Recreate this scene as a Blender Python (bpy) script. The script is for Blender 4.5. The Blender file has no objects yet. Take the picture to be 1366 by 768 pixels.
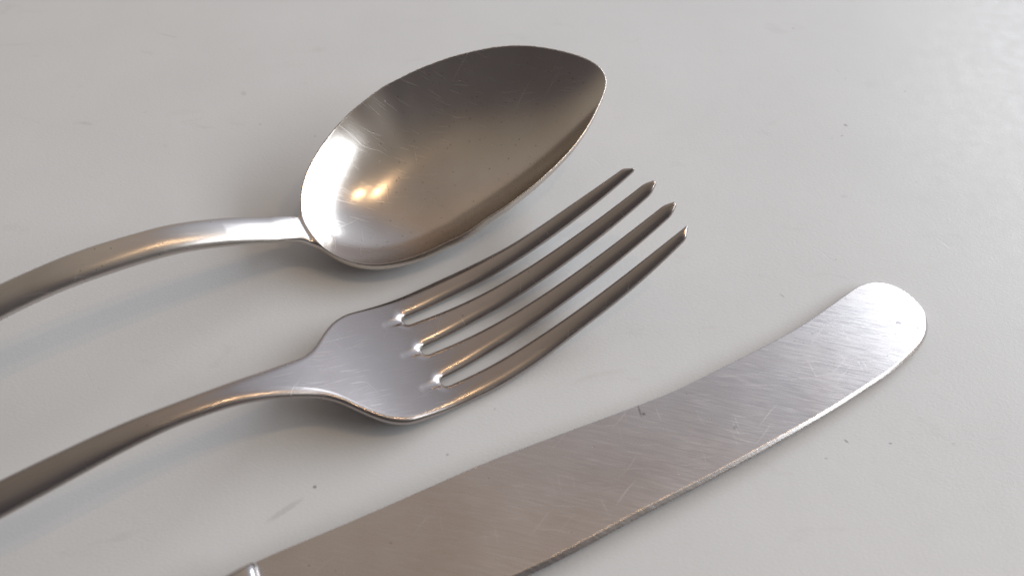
import bpy, math, random
import numpy as np
from mathutils import Vector

C = bpy.context.scene
COL = C.collection
random.seed(4)
MM = 0.001
R = math.radians

# ------------------------------------------------------------------ camera
CAM_H = 136.596
PITCH = 52.41
cd = bpy.data.cameras.new("camera")
cd.sensor_width = 36.0
cd.lens = 1217.3 / 1366.0 * 36.0
cd.clip_start = 0.005
cd.clip_end = 50.0
cd.dof.use_dof = True
cd.dof.focus_distance = 0.172
cd.dof.aperture_fstop = 17.0
cam = bpy.data.objects.new("camera", cd)
cam.location = (0, 0, CAM_H * MM)
cam.rotation_euler = (R(90 - PITCH), 0, 0)
COL.objects.link(cam)
C.camera = cam

# ------------------------------------------------------------------ room light
def direction(az, el):
    """azimuth clockwise from straight ahead of the camera, elevation above the table"""
    a, e = R(az), R(el)
    return Vector((math.sin(a) * math.cos(e), math.cos(a) * math.cos(e), math.sin(e)))

TARGET = Vector((0.02, 0.105, 0.0))
WIN_DIR = direction(73, 33)

world = bpy.data.worlds.new("World")
C.world = world
world.use_nodes = True
wn, wl = world.node_tree.nodes, world.node_tree.links
bg = wn["Background"]
geo = wn.new("ShaderNodeTexCoord")
dot = wn.new("ShaderNodeVectorMath"); dot.operation = 'DOT_PRODUCT'
wl.new(geo.outputs["Generated"], dot.inputs[0])
dot.inputs[1].default_value = direction(35, 20)
ramp = wn.new("ShaderNodeValToRGB")
mr = wn.new("ShaderNodeMapRange")
mr.inputs["From Min"].default_value = -1.0
mr.inputs["From Max"].default_value = 1.0
wl.new(dot.outputs["Value"], mr.inputs["Value"])
wl.new(mr.outputs["Result"], ramp.inputs["Fac"])
ramp.color_ramp.interpolation = 'LINEAR'
els = ramp.color_ramp.elements
# the room: dim and brown behind the camera, paler towards the far wall
ROOM = [(0.0, 0.06, (1.05, 0.96, 1.0)), (0.48, 0.10, (1.06, 0.96, 1.0)), (0.56, 0.215, (1.12, 0.98, 0.86)), (0.63, 0.27, (1.12, 0.99, 0.82)),
        (0.72, 0.33, (1.12, 0.98, 0.86)), (0.80, 0.37, (1.22, 0.97, 0.76)), (0.89, 0.41, (0.97, 0.97, 1.06)), (1.0, 0.80, (0.92, 0.97, 1.10))]
els[0].position = ROOM[0][0]; els[1].position = ROOM[-1][0]
for q in ROOM[1:-1]: els.new(q[0])
for el, q in zip(els, ROOM): el.color = (*[q[1] * c for c in q[2]], 1)
wl.new(ramp.outputs["Color"], bg.inputs["Color"])
bg.inputs["Strength"].default_value = 1.0

def area(name, d, dist, sx, sy, power, color, spread=180):
    l = bpy.data.lights.new(name, 'AREA')
    l.shape = 'RECTANGLE'; l.size = sx; l.size_y = sy
    l.energy = power; l.color = color; l.spread = R(spread)
    o = bpy.data.objects.new(name, l)
    o.location = TARGET + d * dist
    o.rotation_euler = (-d).to_track_quat('-Z', 'Y').to_euler()
    COL.objects.link(o)
    return o

area("window_light", WIN_DIR, 1.1, 1.58, 0.31, 12.0, (0.86, 0.93, 1.0))

def bulb(name, pos, power, color, radius):
    l = bpy.data.lights.new(name, 'POINT')
    l.energy = power; l.color = color; l.shadow_soft_size = radius
    o = bpy.data.objects.new(name, l)
    o.location = pos
    COL.objects.link(o)
    return o

WARM = (1.0, 0.66, 0.36)
bulb("ceiling_bulb", TARGET + direction(88, 58) * 1.5, 4.0, WARM, 0.028)
bulb("ceiling_bulb", TARGET + direction(92, 71) * 1.5, 4.0, WARM, 0.028)

C.view_settings.view_transform = 'Standard'
C.view_settings.look = 'None'
C.view_settings.exposure = 0.0
C.view_settings.gamma = 1.0
C.cycles.max_bounces = 8

# ------------------------------------------------------------------ helpers
def props(o, label=None, cat=None, group=None, kind=None):
    if label: o["label"] = label
    if cat: o["category"] = cat
    if group: o["group"] = group
    if kind: o["kind"] = kind
    return o

def thing(name, axis, label, cat):
    o = bpy.data.objects.new(name, None)
    o.empty_display_size = 0.01
    o.location = (axis[0] * MM, axis[1] * MM, 0)
    o.rotation_euler = (0, 0, axis[2])
    COL.objects.link(o)
    return props(o, label, cat)

def curve(k, v):
    """smooth monotone-friendly cubic through knots"""
    k = np.asarray(k, float); v = np.asarray(v, float)
    dk = np.diff(k); s = np.diff(v) / dk
    m = np.zeros_like(v)
    m[0], m[-1] = s[0], s[-1]
    for i in range(1, len(v) - 1):
        if s[i - 1] * s[i] > 0:
            w1 = 2 * dk[i] + dk[i - 1]; w2 = dk[i] + 2 * dk[i - 1]
            m[i] = (w1 + w2) / (w1 / s[i - 1] + w2 / s[i])
    def f(x):
        x = np.clip(x, k[0], k[-1])
        i = np.clip(np.searchsorted(k, x) - 1, 0, len(k) - 2)
        h = k[i + 1] - k[i]; t = (x - k[i]) / h
        return ((2 * t**3 - 3 * t**2 + 1) * v[i] + (t**3 - 2 * t**2 + t) * h * m[i]
                + (-2 * t**3 + 3 * t**2) * v[i + 1] + (t**3 - t**2) * h * m[i + 1])
    return f

def smooth_curve(k, v, width=2.0, step=0.25):
    """the same, softened so that reflections run without kinks"""
    f = curve(k, v)
    xs = np.arange(k[0] - 4 * width, k[-1] + 4 * width, step)
    ys = f(xs)
    lo, hi = xs < k[0], xs > k[-1]
    s0 = (f(np.array([k[0] + 1.0]))[0] - v[0]); s1 = (v[-1] - f(np.array([k[-1] - 1.0]))[0])
    ys[lo] = v[0] + s0 * (xs[lo] - k[0]); ys[hi] = v[-1] + s1 * (xs[hi] - k[-1])
    g = np.exp(-0.5 * (np.arange(-3 * width, 3 * width + step, step) / width)**2); g /= g.sum()
    pad = len(g) // 2
    yp = np.concatenate([2 * ys[0] - ys[pad:0:-1], ys, 2 * ys[-1] - ys[-2:-pad - 2:-1]])
    ysm = np.convolve(yp, g, 'valid')[:len(xs)]
    # cubic lookup of the softened samples
    d = np.gradient(ysm, step)
    def q(x):
        x = np.clip(x, xs[0], xs[-1])
        i = np.clip(((x - xs[0]) / step).astype(int), 0, len(xs) - 2)
        t = (x - xs[i]) / step
        return ((2 * t**3 - 3 * t**2 + 1) * ysm[i] + (t**3 - 2 * t**2 + t) * step * d[i]
                + (-2 * t**3 + 3 * t**2) * ysm[i + 1] + (t**3 - t**2) * step * d[i + 1])
    return q

def smax(a, b, k):
    h = np.clip(0.5 + 0.5 * (a - b) / k, 0, 1)
    return b + (a - b) * h + k * h * (1 - h)

def smin(a, b, k):
    return -smax(-a, -b, k)

def surface_nets(F, lo, hi, step):
    """mesh the zero level of F(x, y, z) (negative inside); returns points, quads, normals"""
    xs, ys, zs = [np.arange(lo[i], hi[i] + step[i], step[i]) for i in range(3)]
    nx, ny, nz = len(xs), len(ys), len(zs)
    V = np.empty((nx, ny, nz), np.float32)
    Yg, Zg = np.meshgrid(ys, zs, indexing='ij')
    CH = 60
    for a in range(0, nx, CH):
        xx = xs[a:a + CH]
        X = np.broadcast_to(xx[:, None, None], (len(xx), ny, nz))
        Y = np.broadcast_to(Yg[None], X.shape); Z = np.broadcast_to(Zg[None], X.shape)
        V[a:a + CH] = F(X.ravel(), Y.ravel(), Z.ravel()).reshape(X.shape)
    S = V < 0
    cnt = np.zeros((nx - 1, ny - 1, nz - 1), np.int8)
    for dx in (0, 1):
        for dy in (0, 1):
            for dz in (0, 1):
                cnt += S[dx:nx - 1 + dx, dy:ny - 1 + dy, dz:nz - 1 + dz]
    act = (cnt > 0) & (cnt < 8)
    idx = -np.ones(act.shape, np.int64)
    ci, cj, ck = np.nonzero(act)
    idx[ci, cj, ck] = np.arange(len(ci))
    acc = np.zeros((len(ci), 3)); n = np.zeros(len(ci))
    corners = [(0, 0, 0), (1, 0, 0), (0, 1, 0), (0, 0, 1), (1, 1, 0), (1, 0, 1), (0, 1, 1), (1, 1, 1)]
    for a in corners:
        for ax in range(3):
            if a[ax]: continue
            b = list(a); b[ax] = 1
            fa = V[ci + a[0], cj + a[1], ck + a[2]].astype(float)
            fb = V[ci + b[0], cj + b[1], ck + b[2]].astype(float)
            m = (fa < 0) != (fb < 0)
            t = np.where(m, fa / np.where(m, fa - fb, 1), 0)
            p = np.array(a, float)[None] + t[:, None] * (np.array(b) - np.array(a))[None]
            acc[m] += p[m]; n[m] += 1
    acc /= n[:, None]
    P = np.stack([xs[ci], ys[cj], zs[ck]], 1) + acc * np.array(step)
    quads = []
    for ax in range(3):
        sl0 = [slice(None)] * 3; sl1 = [slice(None)] * 3
        sl0[ax] = slice(0, -1); sl1[ax] = slice(1, None)
        ch = S[tuple(sl0)] != S[tuple(sl1)]
        i, j, k = np.nonzero(ch)
        u, v = [(1, 2), (2, 0), (0, 1)][ax]
        e = np.stack([i, j, k], 1)
        ok = (e[:, u] > 0) & (e[:, v] > 0) & (e[:, u] < (nx, ny, nz)[u] - 1) & (e[:, v] < (nx, ny, nz)[v] - 1)
        e = e[ok]
        ins = S[e[:, 0], e[:, 1], e[:, 2]]
        def c(du, dv):
            q = e.copy(); q[:, u] -= du; q[:, v] -= dv
            return idx[q[:, 0], q[:, 1], q[:, 2]]
        q = np.stack([c(1, 1), c(0, 1), c(0, 0), c(1, 0)], 1)
        q[~ins] = q[~ins][:, ::-1]
        quads.append(q)
    Q = np.concatenate(quads)
    h = 0.02
    def grad(P):
        x, y, z = P.T
        return np.stack([F(x + h, y, z) - F(x - h, y, z), F(x, y + h, z) - F(x, y - h, z),
                         F(x, y, z + h) - F(x, y, z - h)], 1) / (2 * h)
    for _ in range(6):
        G = grad(P); f = F(*P.T)
        st = f / np.maximum((G * G).sum(1), 0.05)
        mv = -st[:, None] * G
        ln = np.linalg.norm(mv, axis=1, keepdims=True)
        mv *= np.minimum(1, 0.25 / np.maximum(ln, 1e-9))
        P = P + mv
    G = grad(P)
    N = G / np.maximum(np.linalg.norm(G, axis=1, keepdims=True), 1e-9)
    return P, Q, N

def parts_from(P, Q, N, chooser, names, mat, parent, mats=None):
    """split one metal surface into named part meshes that share exact border normals"""
    cen = P[Q].mean(1)
    which = chooser(cen)
    out = []
    for k, nm in enumerate(names):
        q = Q[which == k]
        if not len(q): continue
        used, inv = np.unique(q, return_inverse=True)
        q = inv.reshape(q.shape)
        me = bpy.data.meshes.new(nm)
        p = P[used] * MM
        me.vertices.add(len(p)); me.vertices.foreach_set("co", p.ravel())
        me.loops.add(q.size); me.loops.foreach_set("vertex_index", q.ravel())
        me.polygons.add(len(q)); me.polygons.foreach_set("loop_start", np.arange(0, q.size, 4))
        me.update(calc_edges=True); me.validate()
        me.polygons.foreach_set("use_smooth", np.ones(len(me.polygons), bool))
        if len(me.vertices) == len(used):
            me.normals_split_custom_set_from_vertices(N[used])
        me.materials.append(mats[k] if mats else mat)
        o = bpy.data.objects.new(nm, me)
        COL.objects.link(o); o.parent = parent
        out.append(o)
    return out

# ------------------------------------------------------------------ materials
class NT:
    def __init__(s, name):
        s.m = bpy.data.materials.new(name); s.m.use_nodes = True
        s.t = s.m.node_tree; s.n = s.t.nodes; s.l = s.t.links
        s.p = s.n["Principled BSDF"]
    def new(s, typ, **kw):
        o = s.n.new(typ)
        for k, v in kw.items(): setattr(o, k, v)
        return o
    def link(s, a, b): s.l.new(a, b)
    def val(s, x, sock):
        if isinstance(x, (int, float)): sock.default_value = x
        else: s.l.new(x, sock)
    def math(s, op, a, b=0.0, c=None, clamp=False):
        o = s.new("ShaderNodeMath", operation=op); o.use_clamp = clamp
        s.val(a, o.inputs[0]); s.val(b, o.inputs[1])
        if c is not None: s.val(c, o.inputs[2])
        return o.outputs[0]
    def noise(s, vec, scale, detail=2, rough=0.5, dist=0.0):
        o = s.new("ShaderNodeTexNoise"); s.link(vec, o.inputs["Vector"])
        o.inputs["Scale"].default_value = scale; o.inputs["Detail"].default_value = detail
        o.inputs["Roughness"].default_value = rough; o.inputs["Distortion"].default_value = dist
        return o.outputs["Fac"]
    def mapping(s, vec, rot=(0, 0, 0), scale=(1, 1, 1), loc=(0, 0, 0)):
        o = s.new("ShaderNodeMapping"); s.link(vec, o.inputs["Vector"])
        o.inputs["Rotation"].default_value = rot; o.inputs["Scale"].default_value = scale
        o.inputs["Location"].default_value = loc
        return o.outputs[0]
    def remap(s, x, a, b, c=0.0, d=1.0):
        o = s.new("ShaderNodeMapRange"); s.link(x, o.inputs["Value"])
        for k, v in zip(("From Min", "From Max", "To Min", "To Max"), (a, b, c, d)): o.inputs[k].default_value = v
        return o.outputs["Result"]
    def mixc(s, f, a, b):
        o = s.new("ShaderNodeMix", data_type='RGBA')
        s.val(f, o.inputs[0])
        for v, k in ((a, 6), (b, 7)):
            if isinstance(v, tuple): o.inputs[k].default_value = (*v, 1)
            else: s.link(v, o.inputs[k])
        return o.outputs[2]

def scratches(t, obj, angle, seed, cell, width, length, keep):
    """short straight hairlines, 0..1: cell (m), width and length (m), share of the cells that carry one"""
    st = length / width
    # cells are stretched along the scratch, so each feature point becomes a thin streak
    v = t.mapping(obj, rot=(0, 0, R(-angle)), scale=(1, 1, 0), loc=(seed * 0.0137, seed * 0.0071, 0))
    v = t.mapping(v, scale=(1.0 / st, 1.0, 1.0))
    vo = t.new("ShaderNodeTexVoronoi"); vo.voronoi_dimensions = '2D'
    t.link(v, vo.inputs["Vector"]); vo.inputs["Scale"].default_value = 1.0 / cell
    line = t.remap(vo.outputs["Distance"], 0.25 * width / cell, 0.6 * width / cell, 1.0, 0.0)
    sc = t.new("ShaderNodeSeparateColor"); t.link(vo.outputs["Color"], sc.inputs[0])
    on = t.remap(sc.outputs[1], 1 - keep, 1.0, 0.35, 1.0)
    on = t.math('MULTIPLY', on, t.math('GREATER_THAN', sc.outputs[1], 1 - keep))
    return t.math('MULTIPLY', line, on, clamp=True)

def blot(t, ob, x, y, mx, my, a, b, ang, st):
    dx = t.math('SUBTRACT', x, mx * MM); dy = t.math('SUBTRACT', y, my * MM)
    ca, sa = math.cos(R(ang)), math.sin(R(ang))
    uu = t.math('ADD', t.math('MULTIPLY', dx, ca), t.math('MULTIPLY', dy, sa))
    vv = t.math('SUBTRACT', t.math('MULTIPLY', dy, ca), t.math('MULTIPLY', dx, sa))
    q = t.math('ADD', t.math('POWER', t.math('ABSOLUTE', t.math('DIVIDE', uu, a * MM)), 2.0),
               t.math('POWER', t.math('ABSOLUTE', t.math('DIVIDE', vv, b * MM)), 2.0))
    wob = t.math('ADD', q, t.math('MULTIPLY', t.math('SUBTRACT', t.noise(ob, 2600, 2), 0.5), 1.6))
    m = t.math('MULTIPLY', t.remap(wob, 0.3, 1.5, 1.0, 0.0), st * 0.75, clamp=True)
    return m

# stains on the blade: mm along and across the blade, half length, half width, angle, strength
BLADE_MARKS = [
    (63.4, 3.9, 1.3, 0.14, 75, 0.7), (63.7, 3.0, 0.3, 0.28, 0, 0.8), (115.4, 0.7, 0.7, 0.10, 20, 0.75), (115.5, 0.6, 0.6, 0.10, -60, 0.75),
    (115.8, 0.4, 0.4, 0.12, 70, 0.6), (118.1, -1.8, 0.35, 0.22, 0, 0.7), (118.2, -0.6, 0.7, 0.07, -20, 0.6), (114.3, 1.6, 0.25, 0.15, 0, 0.4),
    (43.1, 6.5, 0.8, 0.35, 20, 0.25), (76.1, -5.5, 0.35, 0.3, 0, 0.4), (99.4, 4.8, 0.3, 0.2, 0, 0.3)
]
def steel(name, base, rough, brush_angle, brush=0.3, scr=0.5, pits=0.5, aniso_len=30.0, marks=(), grain=0.28):
    t = NT(name)
    tc = t.new("ShaderNodeTexCoord"); ob = tc.outputs["Object"]
    # base colour with faint tarnish
    wn_ = t.new('ShaderNodeTexNoise'); t.link(ob, wn_.inputs['Vector']); wn_.inputs['Scale'].default_value = 70
    off = t.new('ShaderNodeVectorMath', operation='SCALE'); t.link(wn_.outputs['Color'], off.inputs[0]); off.inputs['Scale'].default_value = 0.0035
    ad = t.new('ShaderNodeVectorMath', operation='ADD'); t.link(ob, ad.inputs[0]); t.link(off.outputs[0], ad.inputs[1])
    wob = ad.outputs[0]
    tar = t.noise(ob, 60, 3, 0.55)
    col = t.mixc(t.remap(tar, 0.35, 0.7), base, tuple(c * f for c, f in zip(base, (0.90, 0.87, 0.85))))
    pit = t.new("ShaderNodeTexVoronoi"); t.link(ob, pit.inputs["Vector"]); pit.inputs["Scale"].default_value = 900
    pm = t.math('LESS_THAN', pit.outputs["Distance"], 0.11)
    sel = t.new("ShaderNodeSeparateColor"); t.link(pit.outputs["Color"], sel.inputs[0])
    pm = t.math('MULTIPLY', pm, t.math('GREATER_THAN', sel.outputs[0], 1.0 - 0.16 * pits))
    col = t.mixc(t.math('MULTIPLY', pm, 0.75), col, (0.10, 0.085, 0.075))
    if marks:
        sx = t.new("ShaderNodeSeparateXYZ"); t.link(ob, sx.inputs[0])
        for mk in marks:
            col = t.mixc(blot(t, ob, sx.outputs[0], sx.outputs[1], *mk), col, (0.09, 0.07, 0.075))
    # hairline brushing
    bv = t.mapping(t.mapping(ob, rot=(0, 0, R(brush_angle))), scale=(1.0 / aniso_len, 1, 0.3))
    br = t.noise(bv, 9000, 2, 0.6)
    br2 = t.noise(t.mapping(t.mapping(ob, rot=(0, 0, R(brush_angle + 9))), scale=(1.0 / aniso_len, 1, 0.3)), 4200, 2, 0.6)
    fine = t.noise(ob, 5200, 2, 0.7)
    s1 = scratches(t, wob, -brush_angle + 8, 1.3, 0.0006, 0.00007, 0.0045, 0.8)
    s2 = scratches(t, wob, -brush_angle - 70, 4.1, 0.0008, 0.00007, 0.0035, 0.45)
    s3 = scratches(t, wob, -brush_angle + 55, 7.7, 0.0012, 0.00009, 0.0060, 0.4)
    s4 = scratches(t, wob, -brush_angle - 4, 2.9, 0.0004, 0.00006, 0.0030, 0.9)
    S = t.math('MAXIMUM', t.math('MAXIMUM', s1, s2), t.math('MAXIMUM', s3, s4))
    r = t.math('ADD', rough, t.math('MULTIPLY', t.math('SUBTRACT', t.noise(ob, 90, 3, 0.5), 0.5), 0.10))
    r = t.math('ADD', r, t.math('MULTIPLY', S, 0.22 * scr))
    r = t.math('ADD', r, t.math('MULTIPLY', t.math('SUBTRACT', br2, 0.5), 0.12 * brush), clamp=True)
    t.link(r, t.p.inputs["Roughness"])
    t.link(col, t.p.inputs["Base Color"])
    t.p.inputs["Metallic"].default_value = 1.0
    h = t.math('MULTIPLY', br, 0.5 * brush)
    h = t.math('ADD', h, t.math('MULTIPLY', br2, 0.9 * brush))
    h = t.math('ADD', h, t.math('MULTIPLY', fine, grain))
    h = t.math('SUBTRACT', h, t.math('MULTIPLY', S, 1.6 * scr))
    h = t.math('SUBTRACT', h, t.math('MULTIPLY', pm, 2.5))
    b = t.new("ShaderNodeBump"); b.inputs["Strength"].default_value = 1.0
    b.inputs["Distance"].default_value = 0.0000016
    t.link(h, b.inputs["Height"]); t.link(b.outputs[0], t.p.inputs["Normal"])
    return t.m

STEEL = (0.60, 0.565, 0.54)
m_spoon = steel("worn_spoon_steel", (0.62, 0.575, 0.535), 0.205, 35, 0.2, 0.7, 3.5, grain=1.3)
m_spoon_handle = steel("satin_spoon_handle_steel", (0.62, 0.59, 0.565), 0.30, 8, 0.5, 0.9, 1.2, grain=0.5)
m_fork = steel("worn_fork_steel", (0.47, 0.435, 0.42), 0.24, 4, 0.6, 0.9, 0.3, grain=0.4)
m_blade = steel("brushed_blade_steel", (0.61, 0.58, 0.57), 0.28, 30, 2.0, 1.0, 0.4, 22,
    marks=BLADE_MARKS)
m_handle = steel("polished_handle_steel", (0.62, 0.60, 0.59), 0.16, 0, 0.1, 0.3, 0.3)

# table marks: world mm x, y, half length, half width, angle, strength
MARKS = [
    (73.04, 150.07, 0.45, 0.25, -30, 0.8),
    (71.49, 146.75, 0.4, 0.15, 20, 0.5),
    (69.23, 146.05, 0.4, 0.2, 10, 0.18),
    (67.99, 184.28, 0.35, 0.2, -30, 0.5),
    (76.52, 165.67, 0.25, 0.15, 0, 0.4),
    (88.94, 161.24, 0.25, 0.2, 0, 0.5),
    (80.43, 153.47, 0.25, 0.12, 0, 0.35),
    (-31.91, 64.61, 0.3, 0.26, 0, 0.85),
    (-10.69, 70.37, 0.25, 0.2, 0, 0.6),
    (55.93, 72.85, 0.45, 0.18, -40, 0.75),
    (63.22, 72.43, 0.3, 0.16, 0, 0.7),
    (51.87, 69.67, 0.3, 0.2, 0, 0.35),
    (73.74, 72.42, 0.25, 0.12, 10, 0.4),
    (-36.15, 60.61, 3.2, 0.5, 38, 0.22),
    (-93.37, 150.62, 0.5, 1.5, 80, 0.16),
    (-82.35, 181.44, 3, 0.1, -20, 0.3),
    (83.80, 132.79, 0.25, 0.15, 0, 0.35),
    (62.68, 112.09, 0.25, 0.15, 0, 0.4),
    (50.66, 103.36, 0.6, 0.2, -50, 0.35),
    (-42.69, 146.56, 0.3, 0.2, 60, 0.4),
    (-60.62, 160.53, 0.6, 0.8, 40, 0.2),
    (-55.18, 150.37, 0.3, 0.2, 0, 0.4),
    (-81.27, 154.27, 0.3, 0.2, 0, 0.2),
    (67.98, 128.76, 0.8, 0.4, 0, 0.12),
    (-2.96, 79.04, 0.2, 0.2, 0, 0.3),
]
def table_material():
    t = NT("off_white_painted_tabletop")
    tc = t.new("ShaderNodeTexCoord"); ob = tc.outputs["Object"]
    sep = t.new("ShaderNodeSeparateXYZ"); t.link(ob, sep.inputs[0])
    x, y = sep.outputs[0], sep.outputs[1]
    big = t.noise(ob, 22, 4, 0.6)
    col = t.mixc(t.remap(big, 0.3, 0.7), (0.745, 0.745, 0.74), (0.70, 0.70, 0.693))
    sm = t.noise(t.mapping(ob, scale=(1, 2.2, 1), rot=(0, 0, 0.5)), 75, 4, 0.65, 0.6)
    col = t.mixc(t.math('MULTIPLY', t.remap(sm, 0.62, 0.80), 0.35), col, (0.52, 0.505, 0.48))
    mask = None
    for (mx, my, a, b, ang, st) in MARKS:
        m = blot(t, ob, x, y, mx, my, a, b, ang, st)
        mask = m if mask is None else t.math('MAXIMUM', mask, m)
    # a scatter of tiny specks
    vo = t.new("ShaderNodeTexVoronoi"); t.link(ob, vo.inputs["Vector"]); vo.inputs["Scale"].default_value = 95
    sc = t.new("ShaderNodeSeparateColor"); t.link(vo.outputs["Color"], sc.inputs[0])
    sp = t.math('MULTIPLY', t.math('LESS_THAN', vo.outputs["Distance"], 0.022),
                t.math('GREATER_THAN', sc.outputs[0], 0.78))
    mask = t.math('MAXIMUM', mask, t.math('MULTIPLY', sp, 0.45))
    col = t.mixc(mask, col, (0.12, 0.10, 0.10))
    t.link(col, t.p.inputs["Base Color"])
    t.link(t.remap(t.noise(ob, 300, 3), 0.3, 0.7, 0.34, 0.46), t.p.inputs["Roughness"])
    t.p.inputs["Specular IOR Level"].default_value = 0.4
    # orange-peel paint with hairline scuffs
    g1 = t.noise(t.mapping(ob, rot=(0, 0, R(-50)), scale=(1, 1.7, 1)), 1500, 3, 0.55)
    g2 = t.noise(ob, 420, 2, 0.5)
    s1 = scratches(t, ob, 20, 3.3, 0.006, 0.00025, 0.006, 0.3)
    s2 = scratches(t, ob, -55, 8.3, 0.007, 0.00030, 0.004, 0.3)
    h = t.math('ADD', t.math('MULTIPLY', g1, 1.0), t.math('MULTIPLY', g2, 0.35))
    h = t.math('SUBTRACT', h, t.math('MULTIPLY', t.math('MAXIMUM', s1, s2), 0.5))
    b = t.new("ShaderNodeBump"); b.inputs["Strength"].default_value = 1.0
    b.inputs["Distance"].default_value = 0.000034
    t.link(h, b.inputs["Height"]); t.link(b.outputs[0], t.p.inputs["Normal"])
    return t.m

# ------------------------------------------------------------------ tabletop
def build_table():
    x0, x1, y0, y1, th, r = -0.62, 0.62, -0.28, 0.58, 0.022, 0.004
    prof = [(r * (1 - math.cos(a)), -r * (1 - math.sin(a))) for a in [0, R(22), R(45), R(68), R(90)]]
    vs, fs = [], []
    rings = [(0.0, -th)] + prof
    for ins, z in rings:
        vs += [(x0 + ins, y0 + ins, z), (x1 - ins, y0 + ins, z), (x1 - ins, y1 - ins, z), (x0 + ins, y1 - ins, z)]
    for k in range(len(rings) - 1):
        for j in range(4):
            a, b = k * 4 + j, k * 4 + (j + 1) % 4
            fs.append((a, b, b + 4, a + 4))
    n = (len(rings) - 1) * 4
    fs.append((n, n + 1, n + 2, n + 3)); fs.append((3, 2, 1, 0))
    me = bpy.data.meshes.new("tabletop"); me.from_pydata(vs, [], fs); me.update()
    me.materials.append(table_material())
    o = bpy.data.objects.new("tabletop", me); COL.objects.link(o)
    props(o, "off-white painted tabletop under the cutlery", None, None, "structure")
build_table()

# ------------------------------------------------------------------ fork
FORK_AXIS = (-16.126, 89.434, 0.52594)
f_h = smooth_curve([-152, -140, -125, -105, -86.3, -60.9, -45.7, -32.5, -22.3, -12.2, -6, 0, 7, 15.2, 22, 30.5, 48.8, 54],
                   [1.6, 2.1, 4.3, 8.3, 11.75, 14.7, 15.75, 14.4, 10.6, 4.9, 2.8, 1.65, 1.3, 1.95, 3.35, 6.0, 14.4, 17.6], 2.6)
f_w = smooth_curve([-150, -140, -125, -105, -86, -66, -60, -53, -46, -40, -34, -28, -22.5, -19, -17, -15, -13.2, -10.6, -7.5, -3, 2, 8, 14.5, 26, 31, 37, 45, 49, 54],
                   [8.5, 9.5, 9.0, 6.0, 4.0, 2.85, 2.7, 2.45, 2.15, 1.95, 2.05, 2.5, 3.5, 4.5, 5.8, 8.0, 9.9, 11.9, 12.85, 12.9, 12.9, 12.95, 12.65, 11.6, 11.35, 11.05, 10.35, 9.9, 9.4], 0.8)
f_P = smooth_curve([-10, 0, 20, 32, 48, 54], [7.55, 7.5, 6.8, 6.5, 6.2, 6.15], 2.0)
f_s = smooth_curve([-5, 1, 12, 30, 44, 50, 54], [1.05, 1.02, 1.3, 1.42, 1.62, 1.82, 1.92], 1.2)
f_T = smooth_curve([-152, -90, -60, -42, -32, -24, -17, -8, 0, 12, 34, 46, 51, 54],
                   [1.3, 1.35, 1.4, 1.25, 1.1, 1.1, 1.1, 1.05, 1.05, 1.3, 1.3, 1.05, 0.9, 0.85], 1.2)
f_R = smooth_curve([-152, -110, -86, -60, -42, -30, -22, -14, -5, 3, 12, 30, 48, 54],
                   [2.5, 2.5, 2.7, 2.7, 2.1, 2.0, 1.6, 0.9, 1.3, 2.4, 2.2, 1.75, 1.2, 1.1], 1.0)

def F_fork(u, v, z):
    w = z - f_h(u)
    hw = f_w(u)
    dw = (f_w(u + 0.2) - f_w(u - 0.2)) / 0.4
    av = np.abs(v)
    outer = (av - hw) / np.sqrt(1 + np.minimum(dw * dw, 2.5))
    P, s = f_P(u), f_s(u)
    R0 = 1.2
    d = outer
    for k in (-1, 0, 1):
        dv = np.abs(v - k * P)
        uc = np.minimum(u - R0, 0)
        slot = np.sqrt(uc * uc + dv * dv) - s
        d = smax(d, -slot, 0.25)
    d = smax(d, -150 - u, 4.0)
    # tine ends: outer ones cut on a slant, inner ones almost square
    o_end = (u - 49.5) * 0.75 + (av - 8.8) * 0.66
    o_end = np.maximum(o_end, (u - 49.9))
    i_end = smax((u - 50.9), (u - 50.2) * 0.5 + (np.abs(av - 3.1) - 0.8) * 0.86, 0.12)
    end = np.where(av > f_P(u), o_end, i_end)
    d = np.where(u > 35, smax(d, end, 0.3), d)
    T, Rr = f_T(u), f_R(u)
    a = np.maximum(d + Rr, 0) / Rr
    # flatter tops on the handle, rounder tines
    p = 2.05 + 0.25 * np.clip((-50 - u) / 25, 0, 1)
    f = ((a**p + (np.abs(w) / T)**p)**(1 / p) - 1) * np.minimum(T, Rr)
    f = np.where(a > 0, f, (np.abs(w) / T - 1) * np.minimum(T, Rr))
    # milled starts of the slots
    near = (np.abs(u) < 12)
    if near.any():
        g = f[near]; un, vn, wn = u[near], v[near], w[near]
        for k in (-1, 0, 1):
            dv = vn - k * f_P(un)
            du = np.where(un < -3.0, un + 3.0, 0) + np.where(un > 2.0, un - 2.0, 0)
            cap = (np.abs(du)**2.6 + np.abs(dv)**2.6 + np.abs(wn - (f_T(un) + 0.55 + 0.15 * np.maximum(-un, 0)))**2.6)**(1 / 2.6) - 1.02
            g = smax(g, -cap, 0.3)
        f[near] = g
    return f

def bent(F, h):
    """F given in bent coordinates: the grid runs along the bend so it can stay thin"""
    return lambda u, v, w: F(u, v, w + h(u))

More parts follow.
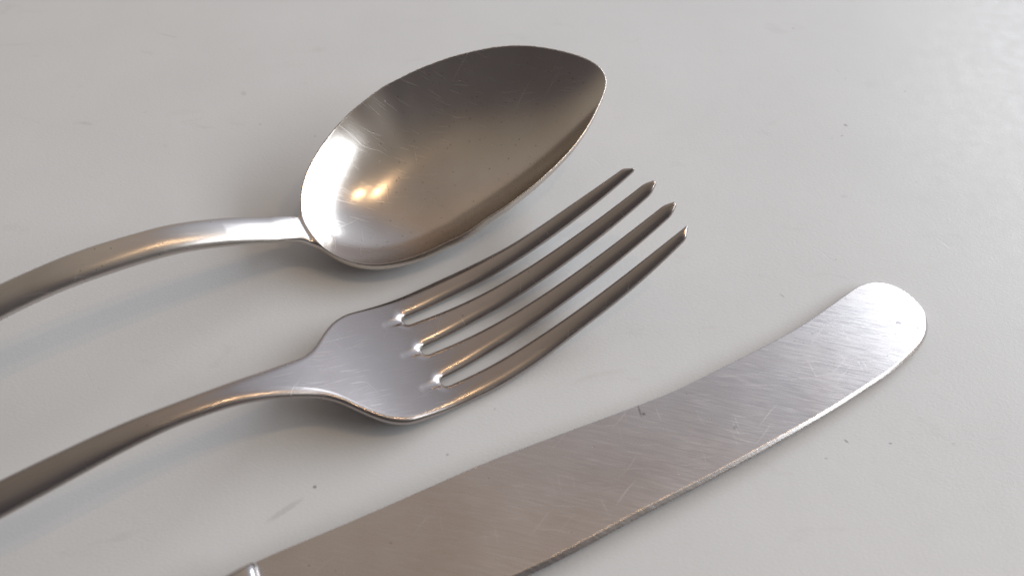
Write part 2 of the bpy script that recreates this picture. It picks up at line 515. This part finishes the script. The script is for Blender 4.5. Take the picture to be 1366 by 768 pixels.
def build_fork():
    root = thing("fork", FORK_AXIS, "worn stainless steel fork with four tines lying between the spoon and the knife", "fork")
    P, Q, N = surface_nets(bent(F_fork, f_h), (-153, -14.5, -2.9), (54, 14.5, 2.9), (0.3, 0.25, 0.25))
    dh = (f_h(P[:, 0] + 0.05) - f_h(P[:, 0] - 0.05)) / 0.1
    P[:, 2] += f_h(P[:, 0])
    N[:, 0] -= N[:, 2] * dh
    N /= np.linalg.norm(N, axis=1, keepdims=True)
    P[:, 2] -= P[:, 2].min()
    def ch(c):
        k = np.zeros(len(c), int)
        k[c[:, 0] > -19] = 1
        t = c[:, 0] > 1.6
        b = f_P(c[:, 0])
        k[t & (c[:, 1] > b)] = 2; k[t & (c[:, 1] <= b) & (c[:, 1] > 0)] = 3
        k[t & (c[:, 1] <= 0) & (c[:, 1] > -b)] = 4; k[t & (c[:, 1] <= -b)] = 5
        return k
    parts_from(P, Q, N, ch, ["handle", "head", "tine", "tine", "tine", "tine"], m_fork, root)
build_fork()

# ------------------------------------------------------------------ spoon
SPOON_AXIS = (-38.694, 113.733, 0.52787)
ROLL = math.tan(R(17.0))
BL = 66.4
s_line = smooth_curve([-155, -140, -120, -95, -60, -40, -25, -12, -5, 0, 3],
                      [1.4, 2.0, 4.5, 10.0, 17.2, 19.28, 17.92, 13.42, 9.75, 7.35, 5.9], 2.0)
s_w = smooth_curve([-152, -140, -125, -100, -75, -50, -42, -36, -29, -22, -15, -8, -4, 0, 4],
                   [9, 10, 9, 6.0, 4.2, 3.05, 2.95, 2.95, 2.83, 2.77, 2.73, 2.68, 2.6, 2.3, 1.9], 1.5)
OUT = np.array([(0.0, 0.0), (0.36, 2.93), (1.24, 5.1), (3.9, 8.9), (7.61, 12.0), (11.64, 14.4), (16.16, 16.25), (22.05, 17.7), (28.3, 18.4),
    (35.07, 18.25), (43.49, 17.05), (50.26, 15.2), (55.18, 13.0), (58.8, 10.6), (62.3, 7.3), (65.2, 3.6), (66.3, 0.71), (65.9, -1.9),
    (63.94, -4.3), (60.0, -7.25), (54.4, -10.4), (49.14, -12.4), (43.6, -13.95), (37.1, -15.25), (29.29, -16.1), (21.97, -16.35),
    (16.45, -15.95), (11.48, -14.85), (8.0, -13.35), (5.0, -11.15), (2.51, -8.2), (1.07, -5.6), (0.29, -2.9)])
BC = np.array([26.0, 1.0])
_a = np.arctan2(OUT[:, 1] - BC[1], OUT[:, 0] - BC[0]); _r = np.hypot(OUT[:, 0] - BC[0], OUT[:, 1] - BC[1])
_r = _r - 0.38 * np.clip((OUT[:, 0] - 3) / 8, -0.3, 1) + 0.75 * np.clip((OUT[:, 0] - 60) / 6, 0, 1) * (OUT[:, 1] > -3)
_o = np.argsort(_a); _a, _r = _a[_o], _r[_o]
_aa = np.concatenate([_a - 2 * math.pi, _a, _a + 2 * math.pi]); _rr = np.tile(_r, 3)
_x = np.linspace(-math.pi, math.pi, 1441)
_f = curve(_aa, _rr)(np.linspace(-3 * math.pi / 2, 3 * math.pi / 2, 2161))
_g = np.exp(-0.5 * (np.arange(-40, 41) / 9.0)**2); _g /= _g.sum()
_g2 = np.exp(-0.5 * (np.arange(-120, 121) / 26.0)**2); _g2 /= _g2.sum()
_soft = np.convolve(_f, _g2, 'same')[360:1801]
_f = np.convolve(_f, _g, 'same')
BR = _f[360:1801]
BD = np.gradient(BR, _x)
SD = np.gradient(_soft, _x)
def radius(phi, BR=BR, BD=BD):
    st = _x[1] - _x[0]
    i = np.clip(((phi + math.pi) / st).astype(int), 0, 1439); t = (phi - _x[i]) / st
    return ((2 * t**3 - 3 * t**2 + 1) * BR[i] + (t**3 - 2 * t**2 + t) * st * BD[i]
            + (-2 * t**3 + 3 * t**2) * BR[i + 1] + (t**3 - t**2) * st * BD[i + 1]), np.interp(phi, _x, BD)
# the deepest point sits nearer the handle than the tip
DEPTH = 8.85
def bowl_fields(u, v):
    du, dv = u - BC[0], v - BC[1]
    phi = np.arctan2(dv, du); rr = np.hypot(du, dv)
    Rb, dR = radius(phi)
    re_ = rr / Rb; kk = np.clip(re_, 0, 1)**7
    rho = (rr / radius(phi, _soft, SD)[0]) * (1 - kk) + re_ * kk
    d2 = (rr - Rb) / np.sqrt(1 + (dR / Rb)**2)
    t = np.clip(u / BL, -0.05, 1.05)
    line = 7.25 * (1 - t) + 16.44 * t + 2.36 * t * (1 - t) + v * ROLL
    q = np.clip(rho, 0, 1.15)
    e = 2.65
    prof = 1 - q**e
    zc = line - DEPTH * prof
    slope = DEPTH * e * q**(e - 1) / Rb
    return d2, zc, slope

def F_spoon(u, v, z):
    d2, zc, slope = bowl_fields(u, v)
    c = 1 / np.sqrt(1 + slope * slope)
    w = (z - zc) * c
    Tb, Rb = 0.62, 0.5
    a = np.maximum(d2 / np.maximum(c, 0.6) + Rb, 0) / Rb
    p = 2.6
    fb = np.where(a > 0, ((a**p + (np.abs(w) / Tb)**p)**(1 / p) - 1), np.abs(w) / Tb - 1) * 0.5
    # handle
    wh = z - (s_line(u) + v * ROLL * np.clip((u + 60) / 60, 0.25, 1))
    hw = s_w(u)
    T = 1.6 + 0.0 * u
    T = T - 0.75 * np.clip((u + 14) / 15, 0, 1) - 0.5 * np.clip((-u - 90) / 50, 0, 1)
    fl = 2.0 * np.exp(-((u - 0.6) / 2.0)**2)
    dh = smax(np.abs(v + 0.6 * fl) - hw - 0.4 * fl, smax(-150 - u, u - 1.9, 0.3), 1.2)
    Rh = np.minimum(hw, 2.6)
    ah = np.maximum(dh + Rh, 0) / Rh
    ph = 2.05 + 2.6 * np.clip((u + 6) / 6, 0, 1)
    fh = np.where(ah > 0, ((ah**ph + (np.abs(wh) / T)**ph)**(1 / ph) - 1), np.abs(wh) / T - 1) * np.minimum(T, Rh)
    return smin(fb, fh, 1.1)

def build_spoon():
    root = thing("spoon", SPOON_AXIS, "worn stainless steel spoon with an egg-shaped bowl and lopsided tip, above the fork", "spoon")
    Pa, Qa, Na = surface_nets(F_spoon, (-9.0, -19.5, -1.5), (67.5, 22.5, 23.5), (0.23, 0.23, 0.22))
    Pb, Qb, Nb = surface_nets(bent(F_spoon, s_line), (-152, -11.5, -3.6), (-8.7, 11.5, 3.6), (0.4, 0.3, 0.25))
    dh = (s_line(Pb[:, 0] + 0.05) - s_line(Pb[:, 0] - 0.05)) / 0.1
    Pb[:, 2] += s_line(Pb[:, 0]); Nb[:, 0] -= Nb[:, 2] * dh
    Nb /= np.linalg.norm(Nb, axis=1, keepdims=True)
    Q = np.concatenate([Qa, Qb + len(Pa)]); P = np.concatenate([Pa, Pb]); N = np.concatenate([Na, Nb])
    src = np.concatenate([np.zeros(len(Qa), int), np.ones(len(Qb), int)])
    # lift the whole thing so that its lowest point rests on the tabletop
    print("spoon low", P[:, 2].min())
    P[:, 2] -= P[:, 2].min()
    def ch(c):
        return np.where((c[:, 0] < -0.6) | (src == 1), 0, 1)
    parts_from(P, Q, N, ch, ["handle", "bowl"], m_spoon, root, [m_spoon_handle, m_spoon])
build_spoon()

# ------------------------------------------------------------------ knife
KNIFE_AXIS = (-34.508, 46.391, 0.43684)
SP = smooth_curve([-12, -2, 2.5, 8.2, 16, 25.7, 35.7, 45.8, 57, 63.2, 69.6, 80, 91, 98.8, 106.7, 113, 118, 124],
                  [5.3, 5.5, 5.6, 5.6, 5.65, 5.85, 6.05, 5.75, 5.25, 5.0, 4.85, 5.4, 6.25, 7.2, 8.8, 10.2, 11.0, 11.4], 1.5)
ED = smooth_curve([-12, 0, 10, 20, 36.3, 43.7, 53, 59.3, 65.6, 72.2, 79, 86, 93.4, 101.2, 107.7, 113.5, 118.3, 124],
                  [-9.6, -11.6, -12.75, -13.25, -13.35, -13.05, -12.4, -12.1, -11.8, -11.35, -10.85, -10.25, -9.5, -8.4, -7.4, -5.9, -3.9, -1.0], 1.5)
def k_z(u):
    t = np.clip(u, -20, 122) / 118.3
    b = np.clip((u - 78) / 44, 0, 1.1)
    return 3.2 - 0.95 * t - 1.4 * b * b
TIPC = np.array([(98.8, 7.5), (103, 8.3), (106.7, 9.05), (110, 9.75), (113.0, 10.28), (116.0, 10.38), (118.0, 10.1), (119.7, 9.2), (121.4, 7.1), (122.3, 3.9), (122.05, 0.6), (120.8, -1.75), (118.3, -3.85), (113.5, -5.9), (107.7, -7.4), (101.2, -8.4), (93.4, -9.4)])
def tip_sdf(u, v):
    """rounded end as a radial outline round a point inside the blade"""
    c = np.array([110.0, 1.8])
    ang = np.arctan2(TIPC[:, 1] - c[1], TIPC[:, 0] - c[0]); r = np.hypot(TIPC[:, 0] - c[0], TIPC[:, 1] - c[1])
    o = np.argsort(ang)
    f = smooth_curve(list(ang[o]), list(r[o]), 0.12, 0.01)
    a = np.arctan2(v - c[1], u - c[0])
    return (np.hypot(u - c[0], v - c[1]) - f(a)) * 0.97
def F_blade(u, v, w):
    ds = v - SP(u); de = ED(u) - v
    d = smax(ds, de, 0.3)
    dt = tip_sdf(u, v)
    b = np.clip((u - 112.5) / 2.0, 0, 1); b = b * b * (3 - 2 * b)
    d = d * (1 - b) + dt * b
    d = np.maximum(d, -14 - u)
    dE = de * (1 - b) + (dt - 0.25 * np.maximum(v + 1, 0)) * b      # distance in from the cutting edge
    T = 0.95 - 0.35 * np.clip(u / 120, 0, 1)
    mid = (v - (SP(u) + ED(u)) / 2) / 9.0
    T = T - 0.10 * mid * mid                                     # slight lens section
    bev = 0.10 + 0.78 * np.maximum(-dE, 0)
    T = smin(T, bev, 0.03)
    T = np.maximum(T, 0.08)
    a = np.maximum(d + 0.22, 0) / 0.22
    return np.where(a > 0, ((a**2.4 + (np.abs(w) / T)**2.4)**(1 / 2.4) - 1), np.abs(w) / T - 1) * np.minimum(T, 0.22)

def F_knife_handle(u, v, w):
    # collar at the blade, then a slim waist swelling towards the butt
    hw = k_hw(u); T = k_ht(u)
    ends = np.maximum(u + 1.2, -112 - u)
    d = smax(np.abs(v + 2.6) - hw, ends, 0.9)
    Rr = 2.6
    a = np.maximum(d + Rr, 0) / Rr
    return np.where(a > 0, ((a**2.6 + (np.abs(w) / T)**2.6)**(1 / 2.6) - 1), np.abs(w) / T - 1) * np.minimum(T, Rr)
k_hw = smooth_curve([-112, -100, -80, -50, -20, -8, -4, 0], [7.0, 9.6, 9.8, 8.6, 7.2, 7.2, 7.7, 7.8], 1.0)
k_ht = smooth_curve([-112, -90, -60, -20, -8, -4, 0], [3.2, 3.9, 3.8, 3.1, 2.7, 2.9, 2.9], 1.0)

def build_knife():
    root = thing("knife", KNIFE_AXIS, "stainless steel table knife with a broad scratched blade and rounded tip, below the fork", "knife")
    P, Q, N = surface_nets(F_blade, (-14.5, -14.5, -1.3), (123.5, 12.0, 1.3), (0.26, 0.18, 0.13))
    P[:, 2] += k_z(P[:, 0]); N[:, 0] -= N[:, 2] * (k_z(P[:, 0] + 0.05) - k_z(P[:, 0] - 0.05)) / 0.1
    N /= np.linalg.norm(N, axis=1, keepdims=True)
    parts_from(P, Q, N, lambda c: np.zeros(len(c), int), ["blade"], m_blade, root)
    P, Q, N = surface_nets(F_knife_handle, (-113.5, -13.5, -4.4), (0.5, 8.3, 4.4), (0.5, 0.4, 0.3))
    P[:, 2] += 4.0
    def ch(c): return np.where(c[:, 0] < -5.5, 0, 1)
    parts_from(P, Q, N, ch, ["handle", "bolster"], m_handle, root)
build_knife()
